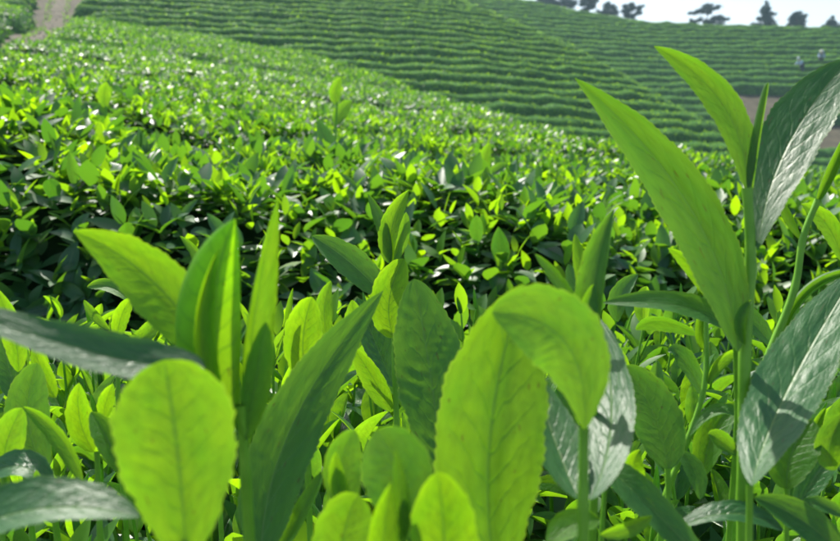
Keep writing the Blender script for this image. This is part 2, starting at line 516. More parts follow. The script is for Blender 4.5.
def leaves_to_part(d, lod_fn, parent, name='foliage'):
    """Joins the leaves of one plant that are too many to be parts into one part."""
    if len(d['P']) == 0: return
    Y = d['P'][:, 1]
    lods = lod_fn(Y)
    Vs, Fs, Ts, Rs, off = [], [], [], [], 0
    for l in (0, 1, 2):
        m = lods == l
        if not m.any(): continue
        V, F, t, r = leaf_mass(*[d[k][m] for k in ('P', 'T', 'N', 'L', 'W', 'bend', 'fold', 'tone')], l)
        Vs.append(V); Fs.append(F + off); Ts.append(t); Rs.append(r); off += len(V)
    V = np.concatenate(Vs)
    if parent is not None: V = V - np.array(parent.location)
    me = np_mesh(name, V, np.concatenate(Fs), M_MASS_FAR if lods.min() == 2 and d['P'][:, 1].mean() > 22 else M_MASS, attrs={'tone': np.concatenate(Ts), 'rnd': np.concatenate(Rs)})
    return tag(mesh_obj(name, me, parent), kind='stuff')

# ------------------------------------------------------------------ near field: rows of tea
def runs(mask):
    idx = np.flatnonzero(mask)
    if len(idx) == 0: return []
    return [r for r in np.split(idx, np.flatnonzero(np.diff(idx) > 1) + 1) if len(r) > 3]

n_tri = 0
def hedge_row(px, py, w, h, density_fn, size_fn, label, group, nleaf=3, lod_fn=None, parts=0, nsec=11, body=None, amp=.06, young=.45, fr=.9):
    c = len(px) // 2
    loc = np.array([px[c], py[c], float(land(px[c], py[c]))])
    root = empty('tea_row', loc)
    tag(root, label, 'tea row', group)
    G = hedge_frame(px, py, w, h, nsec, amp=amp, fr=fr, taper=0.0 if parts else 0.7)
    Gi = G.copy()
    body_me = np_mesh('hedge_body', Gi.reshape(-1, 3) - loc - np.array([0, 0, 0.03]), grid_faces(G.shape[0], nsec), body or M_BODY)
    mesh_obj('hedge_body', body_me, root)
    P, NR = sample_grid(G, density_fn)
    m = seen(P)
    P, NR = P[m], NR[m]
    face = (NR[:, 2] < 0.45).astype(float)
    hb = np.maximum(0, 1 - face)
    if len(P):
        d = sprigs(P, NR, face, nleaf, 1.0, young)
        if nleaf == 1: d['tone'] = np.clip(d['tone'] + (.50 if 'spur' in group else .28), 0, 1)
        s = size_fn(d['P'][:, 1])
        # sprig offsets were made for size 1; rescale about the sprig point
        base = np.repeat(P, nleaf, 0)
        d['P'] = base + (d['P'] - base) * s[:, None]
        d['L'] = d['L'] * s; d['W'] = d['W'] * s
        if parts:
            X, Y, D = to_px(d['P'])
            vis = (X > -5) & (X < 845) & (Y > 40) & (Y < 480)
            # leaves on the side and shoulder that faces the camera, largest in the picture first
            tocam = norm(CAM - d['P'])
            facing = np.abs((norm(d['N']) * tocam).sum(-1))
            out = (np.repeat(NR, nleaf, 0) * tocam).sum(-1)
            score = np.where(vis & (out > 0.0), d['L'] * (0.3 + facing) / D, 0)
            pick = np.zeros(len(score), bool)
            pick[np.argsort(-score)[:parts]] = True
            for i in np.flatnonzero(pick):
                leaf_object(root, UNIT[i % len(UNIT)], d['P'][i], d['T'][i], d['N'][i], d['L'][i], d['W'][i], d['tone'][i], 0.1)
            d = sel(d, ~pick)
        leaves_to_part(d, lod_fn, root)
    return root

NEAR_G = 'tea rows of the near field'
PITCH_N = 1.95
def near_rows():
    k = 0
    for r in range(24):
        y0 = 2.45 + r * PITCH_N
        if y0 > 48: break
        half = 0.75 * y0 + 3.0
        step = 0.10 if r < 3 else (0.2 if r < 8 else 0.35)
        px = np.arange(-half, min(half, 30), step)
        bendf = np.clip((y0 - 6) / 20, 0, 1)
        py = y0 + 0.06 * px + 0.10 * np.sin(px * .7 + r) + bendf * (0.10 * px - 0.004 * px ** 2 * np.sign(px))
        ok = (near_h(px, py) > np.maximum(spur_h(px, py), far_h(px, py)) - 0.1) & (py < crest_y(px) + 3.0) & (py > y0 - 4)
        op = off_path(px, py)
        for side in (-1, 1):
            gap = PATH_W + (0.12 if side < 0 else 0.08)
            m = ok & ((op > gap) if side > 0 else (op < -gap))
            if r < 3 and side < 0: continue
            m &= (px / (py + .9) > -.66) & (px / (py + .9) < .70)
            for q in runs(m):
                if side < 0 and len(q) < 4: continue
                x, y = px[q], py[q]
                yc = y0
                def dens(area, cen, nn, yc=yc):
                    f = np.clip(cen[..., 1], 1.2, 60)
                    top = nn[..., 2] > .45
                    per = np.where(f < 3.4, 560, np.where(f < 6, 400, np.where(f < 12, 180, np.where(f < 22, 110, 55))))
                    per = np.where(top, per, per * 1.0)
                    hid = (nn[..., 1] > 0.5)
                    return area * per * np.where(hid, .12, 1) * np.where((nn[..., 2] < .45) & (f > 3.4), .35, 1)
                def size(Y):
                    return np.where(Y < 6, .070, np.where(Y < 12, .080, np.where(Y < 22, .11, .16)))
                def lod(Y):
                    return np.where(Y < 3.3, 0, np.where(Y < 6.0, 1, 2))
                if side > 0:
                    if r == 0: lab = 'tea hedge with dark shaded front, directly behind the foreground shoots'
                    else: lab = f'tea row on the near slope, {ordinal(r)} behind the foreground shoots, right of the path'
                else:
                    lab = f'tea row end left of the earth path, opposite the {ordinal(r)} near row'
                hedge_row(x, y, 0.93 if r < 4 else (0.76 if r < 6 else 0.60), CAN * (1 if r < 4 else rng.uniform(.86, 1.08)), dens, size, lab, NEAR_G, 5 if r < 5 else 3, lod, parts=300 if r < 3 else 0,
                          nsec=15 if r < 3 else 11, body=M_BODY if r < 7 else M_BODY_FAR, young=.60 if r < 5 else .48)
near_rows()

def path_litter():
    n = 900
    y = rng.uniform(12, 50, n); t = np.sign(rng.normal(size=n)) * rng.beta(5, 1.6, n) * 1.15
    x = path_x(y) + t * PATH_W
    P = np.stack([x, y, land(x, y) + .05], -1)
    T = norm(rng.normal(size=(n, 3)) * np.array([1, 1, .3]) + np.array([0, 0, .9]))
    L = rng.uniform(.06, .20, n)
    d = dict(P=P, T=T, N=rng.normal(size=(n, 3)), L=L, W=L * .16, bend=rng.uniform(0, .4, n), fold=np.full(n, .2), tone=rng.uniform(.1, .6, n))
    leaves_to_part(d, lambda Y: np.full(len(Y), 2), None, 'path_weeds')
    bm = bmesh.new()
    for _ in range(260):
        yy = rng.uniform(12, 48); xx = path_x(yy) + rng.uniform(-.95, .95) * PATH_W
        r_ = rng.uniform(.015, .055)
        m = Matrix.Translation((xx, yy, float(land(xx, yy)) + .055)) @ Matrix.Rotation(rng.uniform(0, 6), 4, 'Z') @ Matrix.Diagonal((r_ * 1.3, r_, r_ * .6, 1))
        bmesh.ops.create_icosphere(bm, subdivisions=1, radius=1, matrix=m)
    me = bpy.data.meshes.new('path_stones'); bm.to_mesh(me); bm.free(); me.materials.append(M_STONE)
    tag(mesh_obj('path_stones', me), kind='stuff')
path_litter()

# ------------------------------------------------------------------ contour rows on the two hills behind
def contour(hill, c, xs, ylo, yhi):
    f = HILLS[hill]
    lo, hi = ylo(xs).astype(float), yhi(xs).astype(float)
    ok = (f(xs, lo) < c) & (f(xs, hi) > c)
    for _ in range(40):
        md = (lo + hi) / 2
        g = f(xs, md) < c
        lo = np.where(g, md, lo); hi = np.where(g, hi, md)
    return (lo + hi) / 2, ok

def hill_rows(hill, dz, z0, z1, xs, ylo, yhi, w, h, size, dens0, phrase, group, extra=None):
    others = [f for k, f in HILLS.items() if k != hill]
    zs = np.arange(z1, z0, -dz)
    count = 0
    for i, c in enumerate(zs):
        y, ok = contour(hill, c, xs, ylo, yhi)
        y = y + 0.16 * np.sin(xs * .5 + i * 1.7) + 0.12 * wob(xs, y + i, .15, 8) + 0.8 * wob(xs, y * .7, .018, 9)
        oth = np.maximum(others[0](xs, y), others[1](xs, y))
        ok &= (c > oth - 0.1) & (xs / (y + .9) > -.62) & (xs / (y + .9) < .66)
        ok &= np.abs(off_path(xs, y)) > PATH_W + .2
        if extra is not None: ok &= extra(xs, y, c)
        rr = [q for q in runs(ok) if len(q) > 6]
        if not rr: continue
        for j, q in enumerate(sorted(rr, key=len)[::-1][:2]):
            def dens(area, cen, nn):
                return area * dens0 * np.where(nn[..., 1] > .6, .3, 1)
            lab = f'clipped tea row on the {phrase}, {ordinal(count)} down from its top'
            if j: lab = f'shorter tea row piece on the {phrase}, level with the {ordinal(count)} row'
            hedge_row(xs[q], y[q], w, h, dens, lambda Y: np.full(len(Y), size), lab, group, 1, lambda Y: np.full(len(Y), 2), 0, 9, M_BODY_FAR, amp=.07, young=.75, fr=.45)
        count += 1

hill_rows('spur', 0.49, -6.0, 17.5, np.arange(-34, 24, .5), lambda x: np.full_like(x, 4.0), lambda x: ridge_y(x) + 0.8,
          0.455, 0.62, 0.14, 38, 'middle spur', 'contour rows on the middle spur')
# two rows that run down along the spur's ridge line
for j_, off_ in enumerate((0.3, -1.3)):
    xr = np.arange(-6, 21.5, .4); yr = ridge_y(xr) + off_ + .15 * np.sin(xr * .8)
    for _ in range(6): yr[1:-1] = (yr[:-2] + yr[1:-1] * 2 + yr[2:]) / 4
    hedge_row(xr, yr, .62, .8, lambda area, cen, nn: area * 26, lambda Y: np.full(len(Y), .17),
              ('tea row running down along the very ridge of the middle spur', 'tea row running beside the ridge row of the middle spur, on its near side')[j_],
              'contour rows on the middle spur', 1, lambda Y: np.full(len(Y), 2), 0, 9, M_BODY_FAR, amp=.07, young=.95, fr=.45)
def bare(x, y, c):
    t = x / y
    return ~((t > .375 + .012 * np.sin(y)) & (y > 56.5) & (y < 67.5) & ~((np.abs(y - 62.2) < .75) & (t > .455)))
hill_rows('far', 0.62, -5.5, 16.5, np.arange(-16, 72, .6), lambda x: np.full_like(x, 35.0), lambda x: np.full_like(x, 98.0),
          0.565, 0.74, 0.18, 24, 'far hill below the skyline', 'contour rows on the far hill', bare)
# ------------------------------------------------------------------ foreground shoots
def hero_leaf(parent, spec, name='leaf'):
    """spec: base (x,y,d), control (x,y), tip (x,y,d), half width, and options. Builds one blade as a curved, toothed sheet."""
    (bx, by, bd), (cx, cy), (tx, ty, td), hw, op = spec
    if 'up' in op: op = dict(op, roll=op['up'] * (1 if tx > bx else -1))
    roll0 = R(op.get('roll', 0)); roll1 = R(op.get('roll1', op.get('roll', 0)))
    curl = op.get('curl', .35); tone = op.get('tone', .5); dull = op.get('dull', .35)
    p, q = op.get('shape', (.68, .74)); bul = op.get('bul', .012); cd = op.get('cd', 0.0)
    B0, B2 = at(bx, by, bd), at(tx, ty, td)
    B1 = at(cx, cy, (bd + td) / 2 + cd)
    B1 = 2 * B1 - 0.5 * (B0 + B2) if op.get('thru', True) else B1
    length = np.linalg.norm(B1 - B0) * .5 + np.linalg.norm(B2 - B1) * .5
    hwm = hw * (bd + td) / 2 / FPX
    nu = int(np.clip(length / 0.00052, 30, 190)); nv = 13
    if curl > 1.5: nv = 21
    us = np.linspace(0, 1, nu); vs = np.linspace(-1, 1, nv); vs = np.sign(vs) * np.abs(vs) ** .85
    u = us[:, None]
    M = B0 * (1 - u) ** 2 + 2 * B1 * u * (1 - u) + B2 * u ** 2
    T = norm(2 * (B1 - B0) * (1 - u) + 2 * (B2 - B1) * u)
    Vw = norm(CAM - M)
    N = norm(Vw - (Vw * T).sum(-1, keepdims=True) * T)
    B = np.cross(N, T)
    rl = (roll0 + (roll1 - roll0) * us)[:, None]
    N, B = N * np.cos(rl) + B * np.sin(rl), B * np.cos(rl) - N * np.sin(rl)
    w = (us ** p) * ((1 - us) ** q); w = w / w.max(); w = np.maximum(w, .02)
    r = np.random.default_rng(int(bx * 7 + by * 3 + tx * 11) % 99991)
    teeth = length / 0.0021
    U, VV = np.meshgrid(us, vs, indexing='ij')
    saw = ((U * teeth + r.random()) % 1.0)
    edge = np.abs(VV) ** 10
    rag = 0.02 * np.sin(U * 23 + r.uniform(0, 6)) + 0.02 * np.sin(U * 41 + r.uniform(0, 6) + VV * 2)
    Wd = w[:, None] * hwm * (1 + edge * ((0.06 * (saw - .5) if curl < 1.5 else 0) + rag))
    ang = VV * curl
    Wd = Wd * curl / math.sin(min(curl, math.pi / 2))
    lat = Wd * np.sin(ang) / curl
    off = Wd * (1 - np.cos(ang)) / curl
    av = np.abs(VV)
    off = off + hwm * op.get('crease', .06) * w[:, None] * (np.minimum(av * 5, 1) - 1)          # sunk midrib
    ph = U * 8.5 - av * 2.0 + .25 * np.sin(U * 17 + VV * 3 + r.uniform(0, 6))
    off = off + bul * hwm * 4 * w[:, None] * np.abs(np.sin(ph * math.pi)) * np.clip(1 - av, 0, 1) * np.clip(av * 2.5 - .2, 0, 1)
    off = off + hwm * op.get('wave', .05) * w[:, None] * np.sin(U * r.uniform(7, 12) + np.sign(VV) * 1.3 + r.uniform(0, 6)) * av ** 2
    P = M[:, None, :] + B[:, None, :] * lat[..., None] + N[:, None, :] * off[..., None]
    loc = np.array(parent.location)
    me = np_mesh('leaf_blade', P.reshape(-1, 3) - loc, grid_faces(nu, nv), M_LEAF, uv=np.stack([U, VV], -1).reshape(-1, 2))
    o = mesh_obj(name, me, parent)
    o.color = (tone, dull, 0, 1)
    if op.get('label'): o['label'] = op['label']
    return o

def tube_mesh(P, rad, mat, n=8, loc=np.zeros(3), name='stem'):
    P = np.asarray(P, float); m = len(P)
    rad = np.broadcast_to(rad, (m,))
    T = norm(np.gradient(P, axis=0))
    ref = np.array([.9, .1, .4])
    A = norm(np.cross(T, ref)); Bb = np.cross(T, A)
    a = np.linspace(0, 2 * math.pi, n, endpoint=False)
    V = P[:, None] + rad[:, None, None] * (A[:, None] * np.cos(a)[None, :, None] + Bb[:, None] * np.sin(a)[None, :, None])
    i = np.arange(m - 1)[:, None] * n; j = np.arange(n)[None]; j2 = (j + 1) % n
    F = np.stack([i + j, i + j2, i + n + j2, i + n + j], -1).reshape(-1, 4)
    return np_mesh(name, V.reshape(-1, 3) - loc, F, mat)

def smooth_path(P, n=24):
    P = np.asarray(P, float)
    t = np.linspace(0, len(P) - 1, n)
    Q = np.stack([np.interp(t, np.arange(len(P)), P[:, i]) for i in range(3)], -1)
    for _ in range(3):
        Q[1:-1] = (Q[:-2] + 2 * Q[1:-1] + Q[2:]) / 4
    return Q

def shoot(label, stem, r_px, leaves, group=None, name='tea_shoot'):
    """stem: picture points with distances, from the bush upwards; goes on down into the bush."""
    pts = [at(*s) for s in stem]
    low = pts[0].copy(); low[2] = min(low[2] - .03, .62); low[1] += 0.01
    d0 = stem[0][2]
    root = empty(name, tuple(low)); tag(root, label, 'tea shoot', group)
    pts = [low] + pts
    Q = smooth_path(pts)
    rr = np.linspace(1.15, .75, len(Q)) * r_px * d0 / FPX
    t = np.linspace(0, len(pts) - 1, len(Q))
    for node in range(1, len(pts)):                                # slight swelling at each node
        rr = rr * (1 + .18 * np.exp(-((t - node) / .12) ** 2))
    mesh_obj('stem', tube_mesh(Q, rr, M_STEM, 10, low), root)
    for lf in leaves:
        nm = lf[4].get('name', 'leaf')
        hero_leaf(root, lf, nm)
    return root

def lf(b, c, t, hw, **op):
    return (b, c, t, hw, op)

SG = 'foreground tea shoots'
RND = (.92, .56)
shoot('fat pale folded bud with a bright leaf pointing up left, left of centre', [(252, 585, .285), (246, 480, .28), (240, 405, .275)], 6, [
    lf((232, 436, .272), (213, 322), (235, 219, .272), 33, name='bud', curl=2.85, tone=1.0, shape=(.72, .82), bul=.0, wave=.0, roll=172, crease=.02),
    lf((226, 436, .266), (202, 340), (218, 250, .270), 12, name='bud', curl=1.2, tone=.86, shape=(.7, .9), bul=0, wave=0, roll=-25, crease=.02),
    lf((246, 420, .284), (256, 310), (278, 197, .295), 17, curl=1.3, tone=.66, roll=-35, shape=(.5, .9)),
    lf((246, 440, .276), (256, 380), (266, 322, .282), 15, curl=.9, tone=.6, roll=-10),
    lf((206, 350, .285), (148, 277), (74, 231, .31), 31, tone=.80, roll=16, curl=.3, shape=(.55, .85)),
    lf((205, 366, .257), (96, 352), (-90, 290, .24), 27, tone=.0, up=38, curl=.35, dull=.6, shape=(.5, .8), label='dark bluish blade lying across the left edge'),
], SG)
shoot('large round bright yellow-green leaf with dark midrib, bottom left', [(188, 600, .225), (187, 556, .225)], 6, [
    lf((187, 572, .225), (178, 456), (164, 360, .228), 59, tone=.64, curl=.28, shape=RND, wave=.03),
], SG)
shoot('dull grey-sheened leaf reaching in flat at the bottom left corner', [(-70, 600, .26), (-66, 545, .25)], 6, [
    lf((-66, 548, .25), (35, 508), (139, 517, .25), 36, tone=.04, up=48, curl=.5, dull=.7, bul=.02),
], SG)
shoot('long dark green lance leaf slanting up right, left of centre', [(262, 620, .33), (262, 565, .33)], 5, [
    lf((262, 570, .33), (291, 428), (383, 291, .395), 31, tone=.26, roll=2, curl=.22, dull=.6, bul=.022, shape=(.68, .85)),
    lf((276, 560, .34), (302, 512), (324, 470, .35), 10, tone=.6, curl=.6, roll=35),
], SG)
shoot('broad dark elliptic leaf with sheen standing upright at picture centre', [(446, 560, .41), (442, 466, .405)], 4.5, [
    lf((442, 474, .405), (431, 378), (414, 279, .445), 35, tone=.30, curl=.25, roll=-6, bul=.03, dull=.6, shape=(.75, .66)),
    lf((440, 500, .41), (452, 450), (470, 415, .43), 14, tone=.2, curl=.5, roll=30),
], SG)
shoot('big bright translucent upright leaf with dark midrib, centre front', [(500, 640, .285), (499, 585, .285)], 5, [
    lf((498, 592, .285), (490, 436), (524, 284, .295), 55, tone=.52, curl=.3, shape=(.85, .80), wave=.03, crease=.08),
], SG)
shoot('shoot with bright hooked leaf over two dark side leaves, right of centre', [(584, 620, .262), (583, 500, .262), (584, 428, .262)], 6.2, [
    lf((584, 432, .262), (566, 342), (492, 312, .262), 40, tone=.40, curl=.3, roll=-8, shape=(.95, .66), wave=.02),
    lf((590, 500, .285), (611, 412), (598, 318, .37), 26, tone=.05, curl=.3, roll=22, dull=.7, bul=.02),
    lf((580, 500, .285), (555, 440), (533, 372, .33), 26, tone=.12, curl=.35, roll=-25, dull=.6),
], SG)
shoot('slim upright pale folded leaf pair right of centre', [(596, 470, .33), (594, 400, .33), (592, 345, .33)], 3.6, [
    lf((592, 348, .33), (595, 275), (614, 209, .34), 15, tone=.26, curl=1.2, roll=20, dull=.8, shape=(.5, .8)),
    lf((590, 345, .325), (586, 315), (594, 284, .33), 11, tone=.4, curl=.9, roll=-30),
    lf((588, 330, .34), (562, 284), (535, 254, .35), 7, tone=.2, curl=1.0, roll=20),
    lf((590, 320, .36), (582, 272), (575, 234, .37), 7, tone=.66, curl=.8, roll=10),
    lf((592, 325, .37), (576, 290), (569, 264, .38), 9, tone=.08, curl=.5, roll=-25, bul=.03),
], SG)
shoot('slender shoot with two narrow tip leaves against the dark hedge, centre', [(398, 470, .50), (395, 372, .50), (393, 262, .50)], 3.2, [
    lf((394, 264, .50), (392, 226), (409, 190, .51), 12, tone=.74, curl=.6, roll=15, shape=(.5, .8)),
    lf((394, 262, .495), (402, 236), (406, 212, .50), 7, tone=.5, curl=.8, roll=-30),
    lf((391, 264, .50), (384, 226), (368, 194, .52), 7, tone=.22, curl=1.1, roll=30),
    lf((386, 300, .50), (352, 264), (312, 236, .52), 16, tone=.26, curl=.5, roll=-15, shape=(.6, .7)),
    lf((394, 338, .485), (389, 300), (404, 259, .49), 19, tone=.80, curl=.35, roll=8, shape=(.6, .6)),
    lf((394, 388, .51), (374, 338), (357, 298, .53), 16, tone=.02, curl=.4, roll=-25, bul=.03, dull=.1),
    lf((391, 412, .50), (374, 380), (352, 346, .50), 12, tone=.58, curl=.6, roll=20),
], SG)
shoot('low cluster of rounded pale leaves and buds, bottom centre', [(392, 640, .25), (394, 590, .25), (398, 520, .25)], 5, [
    lf((396, 548, .25), (401, 486), (376, 430, .255), 36, tone=.24, curl=.4, roll=10, shape=RND),
    lf((404, 540, .243), (402, 500), (395, 450, .245), 8, name='bud', tone=.34, curl=1.8),
    lf((386, 590, .238), (384, 535), (391, 483, .24), 16, tone=.78, curl=.9, shape=(.6, .9)),
], SG)
shoot('glowing yellow pointed oval leaf at the bottom edge, centre', [(444, 660, .235), (444, 606, .235)], 4, [
    lf((444, 612, .235), (444, 540), (438, 472, .237), 34, tone=.84, curl=.35, shape=(.6, .6), wave=.03),
], SG)
shoot('low round green leaf cut by bottom edge left of centre', [(346, 660, .26), (344, 600, .26)], 4, [
    lf((344, 604, .26), (342, 545), (358, 494, .262), 30, tone=.55, curl=.35, shape=(.55, .46)),
    lf((352, 510, .29), (341, 470), (355, 430, .295), 20, tone=.30, curl=.5, roll=-15, shape=(.55, .55)),
    lf((350, 508, .285), (338, 484), (336, 452, .287), 9, tone=.72, curl=.9),
], SG)
# left edge group, half a metre away
shoot('dark oval upright leaf with thin bright leaf crossing it, left edge', [(60, 560, .42), (50, 478, .41)], 3.6, [
    lf((47, 474, .41), (28, 420), (37, 363, .42), 21, tone=.26, curl=.35, roll=8, shape=(.6, .55)),
    lf((83, 484, .37), (58, 436), (23, 407, .38), 9, tone=.58, curl=.9, roll=25),
], SG)
shoot('bright yellow pointed leaf with small partner, left of the big round leaf', [(100, 540, .40), (97, 452, .40)], 3.2, [
    lf((94, 452, .40), (80, 420), (79, 383, .40), 13, tone=.84, curl=.5, roll=5),
    lf((122, 474, .38), (108, 440), (91, 412, .39), 14, tone=.66, curl=.5, roll=-15),
    lf((104, 420, .42), (106, 402), (113, 384, .42), 8, tone=.74, curl=.7),
], SG)
shoot('half-cut bright leaf at left edge with grey sheened leaf beneath', [(2, 560, .38), (4, 478, .38)], 3.4, [
    lf((6, 476, .38), (6, 445), (22, 408, .38), 17, tone=.52, curl=.4, roll=5, shape=(.6, .55)),
    lf((52, 497, .36), (22, 466), (-22, 480, .37), 18, tone=.02, curl=.4, up=40, bul=.03, dull=.2),
    lf((48, 520, .36), (42, 500), (36, 470, .36), 9, tone=.5, curl=.7, roll=10),
], SG)
shoot('yellow tip leaf at left edge below the dark hedge', [(22, 440, .45), (18, 372, .45)], 3, [
    lf((18, 372, .45), (14, 335), (-4, 288, .45), 11, tone=.76, curl=.5, roll=10),
    lf((26, 408, .46), (10, 372), (4, 333, .47), 15, tone=.12, curl=.4, roll=-15),
    lf((56, 398, .44), (44, 376), (33, 344, .44), 9, tone=.80, curl=.6),
], SG)
shoot('small upright yellow leaflet above the bluish blade, left', [(118, 430, .48), (118, 342, .48)], 2.6, [
    lf((118, 342, .48), (121, 317), (134, 296, .48), 8, tone=.74, curl=.7),
    lf((120, 345, .49), (146, 335), (156, 312, .49), 9, tone=.5, curl=.6, roll=20),
    lf((132, 304, .50), (111, 287), (87, 287, .51), 8, tone=.52, curl=.6, roll=-30),
    lf((110, 330, .50), (95, 315), (84, 300, .50), 5, tone=.45, curl=.9, roll=20),
], SG)
shoot('thin dark curled leaf tip rising behind the pale bud', [(214, 400, .44), (206, 300, .44)], 2.6, [
    lf((206, 300, .44), (201, 262), (180, 236, .45), 6, tone=.45, curl=1.0, roll=25),
], SG)
shoot('bright oval leaf with needle buds left of the central shoot', [(308, 470, .43), (306, 380, .43)], 3.2, [
    lf((306, 382, .43), (303, 338), (312, 297, .43), 19, tone=.80, curl=.4, roll=6, shape=(.6, .6)),
    lf((330, 345, .46), (324, 312), (331, 281, .46), 9, tone=.55, curl=.6, roll=15),
    lf((292, 360, .44), (288, 325), (293, 288, .44), 4, name='bud', tone=.45, curl=1.8),
    lf((345, 345, .47), (352, 322), (352, 300, .47), 10, tone=.6, curl=.5, roll=-20),
], SG)
# right side
shoot('tall shoot with long arching leaf and needle bud rising to the skyline, right', [(743, 600, .365), (743, 500, .365), (744, 358, .365), (752, 262, .365), (747, 188, .365)], 6.2, [
    lf((738, 352, .362), (690, 207), (575, 78, .385), 28, tone=.24, curl=.4, roll=10, dull=.5, bul=.012, shape=(.78, .9), label='longest leaf, broad and translucent, pointing up left'),
    lf((747, 192, .365), (724, 106), (654, 46, .38), 16, tone=.42, curl=.45, roll=-8, dull=.5, shape=(.72, .8)),
    lf((749, 198, .365), (757, 140), (768, 82, .365), 4.6, name='bud', tone=.60, curl=2.2, bul=0, wave=0, shape=(.12, .3), roll=160),
    lf((758, 250, .362), (786, 148), (848, 60, .41), 31, tone=.04, curl=.35, roll=16, bul=.016, dull=.8, shape=(.9, .66), label='crinkled leaf with white sheen'),
    lf((706, 296, .40), (690, 266), (668, 248, .40), 7, tone=.55, curl=.8, roll=20),
    lf((745, 345, .36), (741, 320), (752, 300, .36), 6, tone=.5, curl=.8, roll=20),
], SG)
shoot('forked stem with curled bud at the right edge', [(740, 470, .45), (756, 385, .44), (775, 340, .44), (798, 284, .44), (801, 238, .44), (818, 200, .44)], 4.0, [
    lf((815, 206, .44), (832, 170), (850, 128, .44), 5.5, name='bud', tone=.42, curl=2.0),
    lf((842, 262, .46), (828, 226), (801, 204, .46), 10, tone=.5, curl=.7, roll=-15),
    lf((801, 240, .445), (788, 215), (776, 192, .45), 5, tone=.35, curl=1.2, roll=20),
    lf((780, 340, .45), (806, 292), (850, 272, .45), 5, name='leaf_stalk', tone=.3, curl=2.4, shape=(.1, .1), bul=0, wave=0),
    lf((775, 348, .47), (745, 316), (722, 306, .48), 12, tone=.10, curl=.5, roll=-30),
], SG)
shoot('large crinkled grey-sheened leaf leaning to the right edge', [(748, 600, .315), (750, 485, .31)], 4.0, [
    lf((752, 486, .31), (787, 390), (856, 272, .40), 34, tone=.0, curl=.22, roll=14, cd=.0, bul=.032, dull=.8, shape=(.85, .66), crease=.07),
], SG)
shoot('arched leaf lying level left of the tall shoot', [(738, 430, .40), (735, 336, .39)], 3.0, [
    lf((734, 334, .39), (684, 306), (603, 303, .40), 15, tone=.30, curl=.5, roll=-42, dull=.4),
    lf((618, 322, .50), (620, 296), (638, 274, .50), 10, tone=.14, curl=.6, roll=20, dull=.0),
    lf((636, 330, .47), (660, 322), (700, 336, .46), 10, tone=.2, curl=.6, roll=-40),
], SG)
shoot('smooth mid-green oval leaf leaning left beside the hooked leaf stem', [(668, 560, .385), (668, 468, .385)], 3.2, [
    lf((668, 470, .385), (654, 414), (624, 366, .40), 25, tone=.20, curl=.4, roll=-10, dull=.5, shape=(.55, .6)),
    lf((645, 492, .37), (634, 470), (640, 450, .37), 10, tone=.8, curl=.5),
], SG)
shoot('dark strap leaf running down right from the hooked leaf stem', [(600, 560, .34), (606, 470, .34)], 3.0, [
    lf((608, 466, .34), (645, 502), (712, 570, .32), 18, tone=.16, curl=.5, roll=25, shape=(.4, .5)),
    lf((600, 520, .32), (570, 526), (548, 548, .31), 16, tone=.78, curl=.5, roll=-30),
    lf((600, 535, .31), (628, 528), (652, 516, .31), 9, tone=.5, curl=.7, roll=-30),
], SG)
shoot('flat leaf with pale sheen near the bottom edge, lower right', [(690, 600, .345), (678, 532, .345)], 3.0, [
    lf((679, 528, .345), (733, 513), (784, 531, .345), 16, tone=.06, curl=.4, up=50, dull=.1, bul=.03),
], SG)
shoot('leaf cut by bottom edge in the lower right corner', [(850, 600, .33), (848, 560, .33)], 3.4, [
    lf((848, 562, .33), (805, 522), (754, 498, .34), 17, tone=.24, curl=.5, roll=-20),
    lf((850, 520, .35), (820, 505), (800, 508, .35), 8, tone=.3, curl=.6, roll=-30),
], SG)
shoot('yellow-green oval leaf with shadow patch under the grey-sheened leaf, right', [(786, 570, .37), (787, 488, .37)], 3.0, [
    lf((787, 490, .37), (792, 452), (812, 419, .38), 24, tone=.56, curl=.35, roll=5, shape=(.6, .5)),
    lf((798, 508, .39), (818, 472), (850, 430, .39), 14, tone=.0, curl=.5, roll=15, bul=.03, dull=.1),
    lf((812, 440, .40), (817, 424), (826, 408, .40), 4, name='bud', tone=.5, curl=1.8),
    lf((836, 470, .37), (830, 445), (846, 412, .37), 14, tone=.5, curl=.5),
], SG)
shoot('branching thin shoot with pale arched leaflets left of the tall stem', [(660, 545, .42), (664, 496, .42), (686, 446, .42), (708, 383, .42), (705, 298, .43)], 3.2, [
    lf((690, 436, .415), (724, 411), (761, 437, .41), 9, tone=.40, curl=.7, up=50, dull=.1),
    lf((708, 384, .42), (722, 360), (742, 352, .42), 7, tone=.5, curl=.9, roll=-30),
    lf((704, 476, .42), (712, 436), (737, 402, .43), 15, tone=.58, curl=.5, roll=10),
    lf((705, 400, .43), (684, 360), (668, 352, .43), 11, tone=.1, curl=.5, roll=-35, dull=0),
    lf((705, 350, .43), (699, 332), (704, 300, .43), 4, name='bud', tone=.45, curl=1.8),
    lf((738, 455, .40), (720, 440), (708, 434, .40), 9, tone=.45, curl=.7, roll=-20),
    lf((700, 500, .40), (694, 470), (676, 452, .41), 10, tone=.15, curl=.5, roll=-20, dull=0),
], SG)

